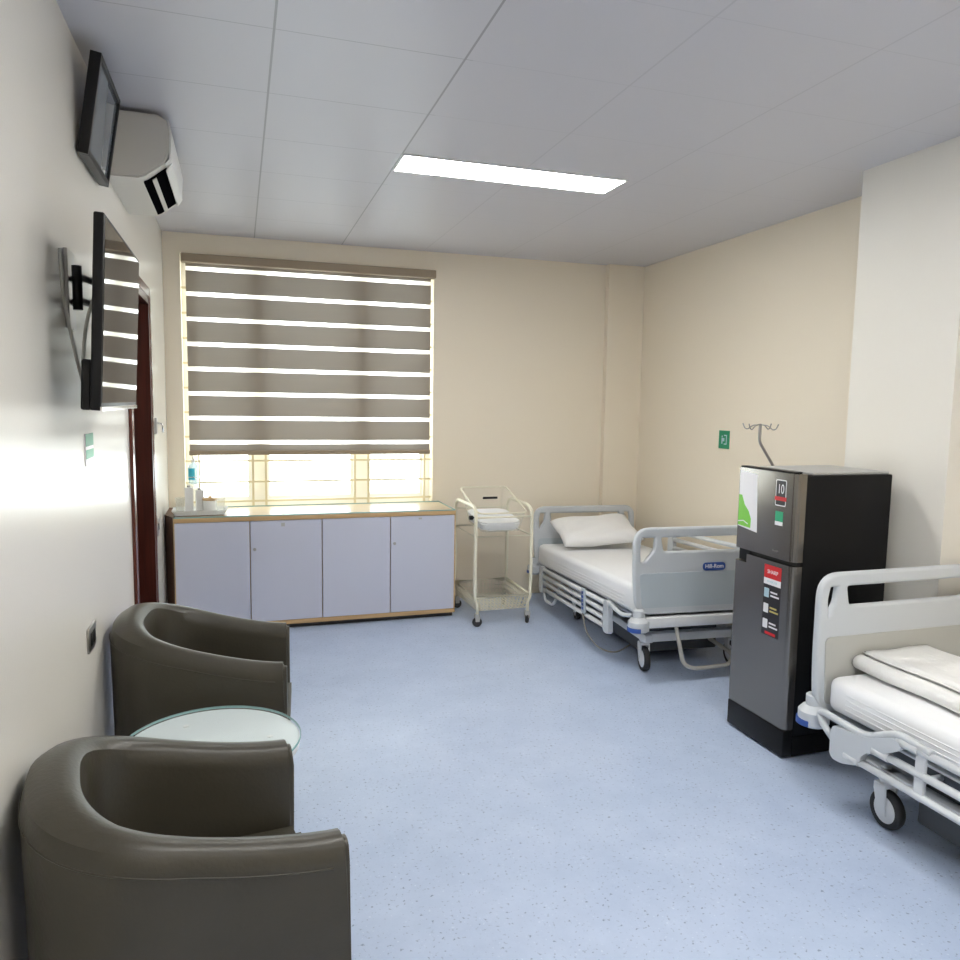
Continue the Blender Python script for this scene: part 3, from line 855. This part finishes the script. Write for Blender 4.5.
stick(lf, 'leaflet_wave', 0, 0, 0, 0, M_['lime'], 2, [(Y(3.14), 1.04), (Y(3.045), 1.035), (Y(3.043), 1.08), (Y(3.062), 1.115), (Y(3.095), 1.145), (Y(3.118), 1.19), (Y(3.14), 1.19)])
stick(lf, 'leaflet_stripe', 0, 0, 0, 0, M_['stwhite'], 3, [(Y(3.14), 1.055), (Y(3.10), 1.062), (Y(3.065), 1.05), (Y(3.065), 1.055), (Y(3.10), 1.067), (Y(3.14), 1.06)])
e = stick(ud, 'warranty_badge', Y(2.877), Y(2.807), 1.17, 1.292, M_['stwhite'], 1, rnd=.008)
stick(e, 'badge_field', Y(2.873), Y(2.811), 1.175, 1.287, M_['stblack'], 2, rnd=.006); stick(e, 'badge_ribbon', Y(2.88), Y(2.804), 1.195, 1.213, M_['red'], 3)
ftext(e, 'badge_number', '10', .062, Y(2.842), 1.247, M_['stwhite'], .72)
e = stick(ud, 'energy_label', Y(2.872), Y(2.82), 1.08, 1.145, M_['teal'], 1); stick(e, 'label_foot', Y(2.872), Y(2.82), 1.08, 1.098, M_['stwhite'], 2)
ftext(ud, 'door_lettering', 'SHARP', .014, Y(2.86), .958, M_['steel'], 1, 1)
sy0, sy1 = 2.925, 2.808
e = stick(ld, 'feature_sticker', Y(sy0), Y(sy1), .55, .885, M_['stblack'], 1)
stick(e, 'brand_field', Y(sy0), Y(sy1), .822, .885, M_['red'], 2); ftext(e, 'brand_lettering', 'SHARP', .026, Y((sy0+sy1)/2), .853, M_['stwhite'], .95)
stick(e, 'slogan_field', Y(sy0), Y(sy1), .792, .822, M_['stwhite'], 2); ftext(e, 'slogan_lettering', 'INVERTER', .014, Y((sy0+sy1)/2), .807, M_['icon'], 1.1)
for i, (m1, m2) in enumerate(((M_['icon'], M_['stwhite']), (M_['stwhite'], M_['gold']), (M_['stwhite'], M_['stwhite']))):
    z = .752-.074*i
    stick(e, 'feature_icon', Y(sy0-.006), Y(sy0-.04), z-.022, z+.022, m1, 2, rnd=.004)
    for q in (0, 1): stick(e, 'feature_line', Y(sy0-.05), Y(sy1+.008+.012*q), z-.014+.017*q, z-.006+.017*q, m2, 2)
stick(e, 'sticker_foot', Y(sy0-.025), Y(sy1+.02), .555, .568, M_['red'], 2)

# ------------------------------------------------------------------ baby bassinet trolley
bx0, bx1, by0, by1 = 1.605, 2.035, 5.09, 5.62
t = thing('bassinet_trolley', 'cream tubular baby bassinet trolley with wire basket, between cabinet and far bed', 'bassinet', ((bx0+bx1)/2, (by0+by1)/2, 0))
ox, oy = (bx0+bx1)/2, (by0+by1)/2
hx, hy = (bx1-bx0)/2, (by1-by0)/2
for s in (-1, 1):
    b = B()
    tube(b, [(s*(hx-.02), -hy, .09), (s*(hx-.02), -hy, .165), (s*hx, -hy, .20), (s*hx, -hy, .835), (s*hx*.98, -hy+.06, .875), (s*hx, hy-.06, .875), (s*hx, hy, .835), (s*hx, hy, .20), (s*(hx-.02), hy, .165), (s*(hx-.02), hy, .09)], .0125, 12, smooth=.05)
    obj('side_frame', b, M_['creamtube'], t)
for z, r_ in ((.215, .011), (.66, .007)):
    b = B(); tube(b, [(-hx, -hy, z), (hx, -hy, z), (hx, hy, z), (-hx, hy, z)], r_, 10, closed=True); obj('shelf_frame', b, M_['creamtube'], t)
for y in (-hy, hy):
    b = B(); tube(b, [(-hx, y, .80), (hx, y, .80)], .007, 8); obj('cross_rail', b, M_['creamtube'], t)
# wire basket
b = B(); q = .003
def taper(z): return .88+.10*(z-.11)/(.20-.11)
for k in range(4):
    z = .11+.03*k; f = taper(z); tube(b, [(-hx*f, -hy*f, z), (hx*f, -hy*f, z), (hx*f, hy*f, z), (-hx*f, hy*f, z)], q if k < 3 else .004, 6, closed=True)
for i in range(15):
    u = -1+2*i/14; a = taper(.11); c = taper(.20)
    for s in (-1, 1):
        tube(b, [(u*hx*a, s*hy*a, .11), (u*hx*c, s*hy*c, .20)], q, 5)
        tube(b, [(s*hx*a, u*hy*a, .11), (s*hx*c, u*hy*c, .20)], q, 5)
    tube(b, [(u*hx*a, -hy*a, .11), (u*hx*a, hy*a, .11)], q, 5); tube(b, [(-hx*a, u*hy*a, .11), (hx*a, u*hy*a, .11)], q, 5)
obj('wire_basket', b, M_['creamtube'], t)
# acrylic cot tray, head end raised
def ringpts(fx_, f0, f1, z0, z1):
    out = []
    for (x, y) in rpoly([(-hx*fx_, f0), (hx*fx_, f0), (hx*fx_, f1), (-hx*fx_, f1)], .05, 5):
        tt = (y-f0)/(f1-f0); out.append((x, y, z0+(z1-z0)*tt))
    return out
bot = ringpts(.70, -hy+.05, hy-.10, .685, .72); top = ringpts(.88, -hy+.02, hy-.02, .825, .965)
b = B(); A = [b.verts.new(p) for p in bot]; Bq = [b.verts.new(p) for p in top]; n = len(A)
for i in range(n): b.faces.new((A[i], A[(i+1) % n], Bq[(i+1) % n], Bq[i]))
b.faces.new(A[::-1]); bmesh.ops.solidify(b, geom=b.faces[:], thickness=.004)
tr = obj('cot_tray', b, M_['acrylic'], t, autosm=True)
b = B(); tube(b, top, .006, 8, closed=True); obj('tray_rim', b, M_['creamtube'], tr)
b = B(); P0 = ringpts(.66, -hy+.06, hy-.11, .692, .727); P1 = ringpts(.74, -hy+.05, hy-.08, .75, .80)
A = [b.verts.new(p) for p in P0]; Bq = [b.verts.new(p) for p in P1]
for i in range(n): b.faces.new((A[i], A[(i+1) % n], Bq[(i+1) % n], Bq[i]))
b.faces.new(A[::-1]); b.faces.new(Bq)
bmesh.ops.bevel(b, geom=[e for e in b.edges if abs(e.verts[0].co.z-e.verts[1].co.z) < .03], offset=.012, segments=2, affect='EDGES')
tag_o = obj('cot_mattress', b, M_['sheet'], t, autosm=True)
b = B(); box(b, (-.02, hy-.085, .875), (.10, hy-.08, .893)); obj('name_clip', b, M_['black'], tr)
b = B(); cyl(b, (-hx-.045, -hy+.02, .80), .016, .03, 16, 'x', bev=.004); cyl(b, (-hx-.02, -hy+.02, .80), .006, .025, 12, 'x'); obj('tilt_knob', b, M_['black'], t, autosm=True)
for x in (-hx+.02, hx-.02):
    for y in (-hy, hy):
        b = B(); cyl(b, (x, y-.012, .035), .035, .024, 24, 'y', bev=.006); 
        bmesh.ops.rotate(b, cent=(x, y, 0), matrix=Matrix.Rotation(.5+x*3, 3, 'Z'), verts=b.verts)
        bmesh.ops.translate(b, vec=(0, .0, .0), verts=b.verts)
        cw = obj('caster_wheel', b, M_['rubber'], t, autosm=True)
        b = B(); prism(b, [(x-.014, .04), (x+.014, .04), (x+.018, .075), (x+.012, .095), (x-.012, .095), (x-.018, .075)], 'y', y-.019, y+.019); obj('caster_fork', b, M_['fgrey'], cw)

# ------------------------------------------------------------------ television on its wall arm
TVX = -.35
t = thing('television', 'black flat television on a wall arm, screen reflecting the blind', 'television', (TVX, 2.68, 1.85))
hw, hh = .375, .268
XT = Matrix.Rotation(math.radians(2.8), 4, 'Y')
b = B(); box(b, (-.028, -hw, -hh), (0, hw, hh), .005); cs = obj('casing', b, M_['black'], t, XT, autosm=True)
b = B(); box(b, (-.002, -hw+.012, -hh+.022), (.0012, hw-.012, hh-.012)); obj('screen', b, M_['screen'], t, XT)
b = B(); box(b, (-.055, -hw+.02, -hh+.0), (-.027, hw-.1, -hh+.14), .006); obj('rear_housing', b, M_['black'], t, XT)
b = B(); box(b, (-.002, -hw, -hh), (.003, hw, -hh+.012), .001); obj('lower_bezel', b, M_['chrome'], t, XT)
t2 = thing('television_bracket', 'grey steel swing arm holding the television to the left wall', 'wall bracket', (XL, 2.66, 1.95))
b = B(); box(b, (0, -.05, -.12), (.012, .05, .12), .002); obj('wall_plate', b, M_['steel'], t2)
b = B(); tube(b, [(.012, 0, .03), (.045, -.10, .03), (.09, -.02, .02)], .011, 8); obj('swing_arm', b, M_['steel'], t2)
b = B(); tube(b, [(.012, 0, -.04), (.045, -.10, -.04), (.09, -.02, -.05)], .011, 8); obj('swing_arm', b, M_['steel'], t2)
b = B(); tube(b, [(.045, -.10, -.07), (.045, -.10, .06)], .014, 10); obj('pivot', b, M_['black'], t2)
b = B(); box(b, (.085, -.07, -.12), (.092, .07, .08)); obj('mounting_plate', b, M_['black'], t2)
b = B(); tube(b, [(.01, -.10, .10), (.02, -.13, -.05), (.05, -.14, -.22), (.06, -.10, -.30)], .005, 8, smooth=.05)
tube(b, [(.11, -.12, .0), (.08, -.16, -.12), (.07, -.17, -.25), (.10, -.14, -.31)], .005, 8, smooth=.05)
o = obj('television_cable', b, M_['cable']); o.location = (XL, 2.62, 1.95); tag(o, 'pale cables looping behind the television', 'cable')

# ------------------------------------------------------------------ air conditioner
t = thing('air_conditioner', 'off-white split air conditioner unit high on the left wall', 'air conditioner', (XL, 3.48, 2.52))
prof = [(0, .0), (.12, .0), (.15, .012), (.225, .07), (.24, .11), (.243, .19), (.235, .24), (.20, .26), (0, .26)]
b = B(); L_ = .70
prism(b, prof, 'y', 0, L_); bmesh.ops.bevel(b, geom=[e for e in b.edges if abs(e.verts[0].co.y-e.verts[1].co.y) < 1e-5], offset=.008, segments=2, affect='EDGES')
obj('case', b, M_['acwhite'], t, autosm=True)
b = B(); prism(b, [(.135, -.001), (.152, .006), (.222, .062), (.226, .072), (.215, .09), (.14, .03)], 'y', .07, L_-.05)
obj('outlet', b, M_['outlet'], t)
b = B(); prism(b, [(.170, .010), (.184, .021), (.184, .027), (.168, .014)], 'y', .075, L_-.055); obj('louvre', b, M_['cable'], t)
b = B(); prism(b, [(.226, .068), (.246, .085), (.252, .19), (.242, .245), (.238, .245), (.245, .19), (.24, .09)], 'y', .01, L_-.01); obj('front_panel', b, M_['white'], t, autosm=True)
b = B(); prism(b, [(.224, .052), (.229, .050), (.250, .084), (.246, .088)], 'y', .05, L_-.04); obj('flap', b, M_['white'], t)

# framed picture leaning off the wall
t = thing('picture_frame', 'black framed picture tilting off the left wall beside the air conditioner', 'picture', (XL, 2.86, 2.425))
XF = Matrix.Rotation(math.radians(9), 4, 'Y')
b = B()
a = .42; h = .33
for p, q in (((.0, 0, 0), (.035, .02, h)), ((0, a-.02, 0), (.035, a, h)), ((0, .02, 0), (.035, a-.02, .02)), ((0, .02, h-.02), (.035, a-.02, h))): box(b, p, q, .002)
off = Matrix.Translation((.004, 0, 0))
obj('frame', b, M_['black'], t, off @ XF)
b = B(); box(b, (.012, .02, .02), (.018, a-.02, h-.02)); obj('print', b, M_['pic'], t, off @ XF)
b = B(); box(b, (.024, .02, .02), (.027, a-.02, h-.02)); obj('glazing', b, M_['picglass'], t, off @ XF)

# ------------------------------------------------------------------ small wall fittings
def wallplate_left(name, y, z, w_, h_, m, label, cat, extra=None):
    t = thing(name, label, cat, (XL, y, z))
    b = B(); box(b, (0, -w_/2, -h_/2), (.009, w_/2, h_/2), .003); obj('plate', b, m, t, autosm=True)
    if extra: extra(t)
    return t
def sockets(t):
    for dy in (-.025, .025):
        b = B(); box(b, (.009, dy-.015, -.022), (.011, dy+.015, .022), .001); obj('socket_insert', b, M_['black'], t)
wallplate_left('wall_socket', 2.80, .80, .12, .085, M_['steel'], 'grey steel double socket low on the left wall behind the armchair', 'socket', sockets)
def sw(t):
    b = B(); box(b, (.009, -.012, -.02), (.012, .012, .02), .001); obj('rocker', b, M_['black'], t)
wallplate_left('wall_socket', 5.05, .82, .08, .11, M_['steel'], 'small dark socket on the left wall between door and cabinet', 'socket', sw)
t = thing('wall_sign', 'small green and white notice on the left wall below the television', 'sign', (XL, 2.90, 1.44))
b = B(); box(b, (0, -.07, -.055), (.004, .07, .055)); obj('board', b, M_['stwhite'], t)
b = B(); box(b, (.004, -.07, .012), (.0046, .07, .055)); obj('upper_band', b, M_['green'], t)
b = B(); box(b, (.004, -.07, -.03), (.0046, .07, -.0)); obj('lower_band', b, M_['teal'], t)
t = thing('wall_holder', 'small grey holder fixed to the left wall right of the door', 'holder', (XL, 5.02, 1.45))
b = B(); box(b, (0, -.03, -.05), (.02, .03, .05), .004); obj('holder_body', b, M_['fgrey'], t)
b = B(); tube(b, [(.02, 0, .02), (.05, 0, .01), (.05, 0, -.04)], .006, 8, smooth=.01); obj('hook', b, M_['chrome'], t)

# green sign on the right wall
t = thing('wall_sign', 'small green square sign with pale symbol on the right wall', 'sign', (XR, 4.62, 1.385))
b = B(); box(b, (-.005, -.06, -.065), (0, .06, .065), .001); obj('board', b, M_['green'], t)
b = B()
for p, q in (((-.034, -.035), (-.026, .035)), ((-.026, .027), (-.002, .035)), ((-.026, -.035), (-.002, -.027)), ((-.006, -.012), (.016, .012))):
    box(b, (-.0062, p[0], p[1]), (-.005, q[0], q[1]))
cyl(b, (-.0062, .02, .022), .007, .0012, 12, 'x'); box(b, (-.0062, .014, -.03), (-.005, .026, .012))
obj('symbol', b, M_['icon'], t)
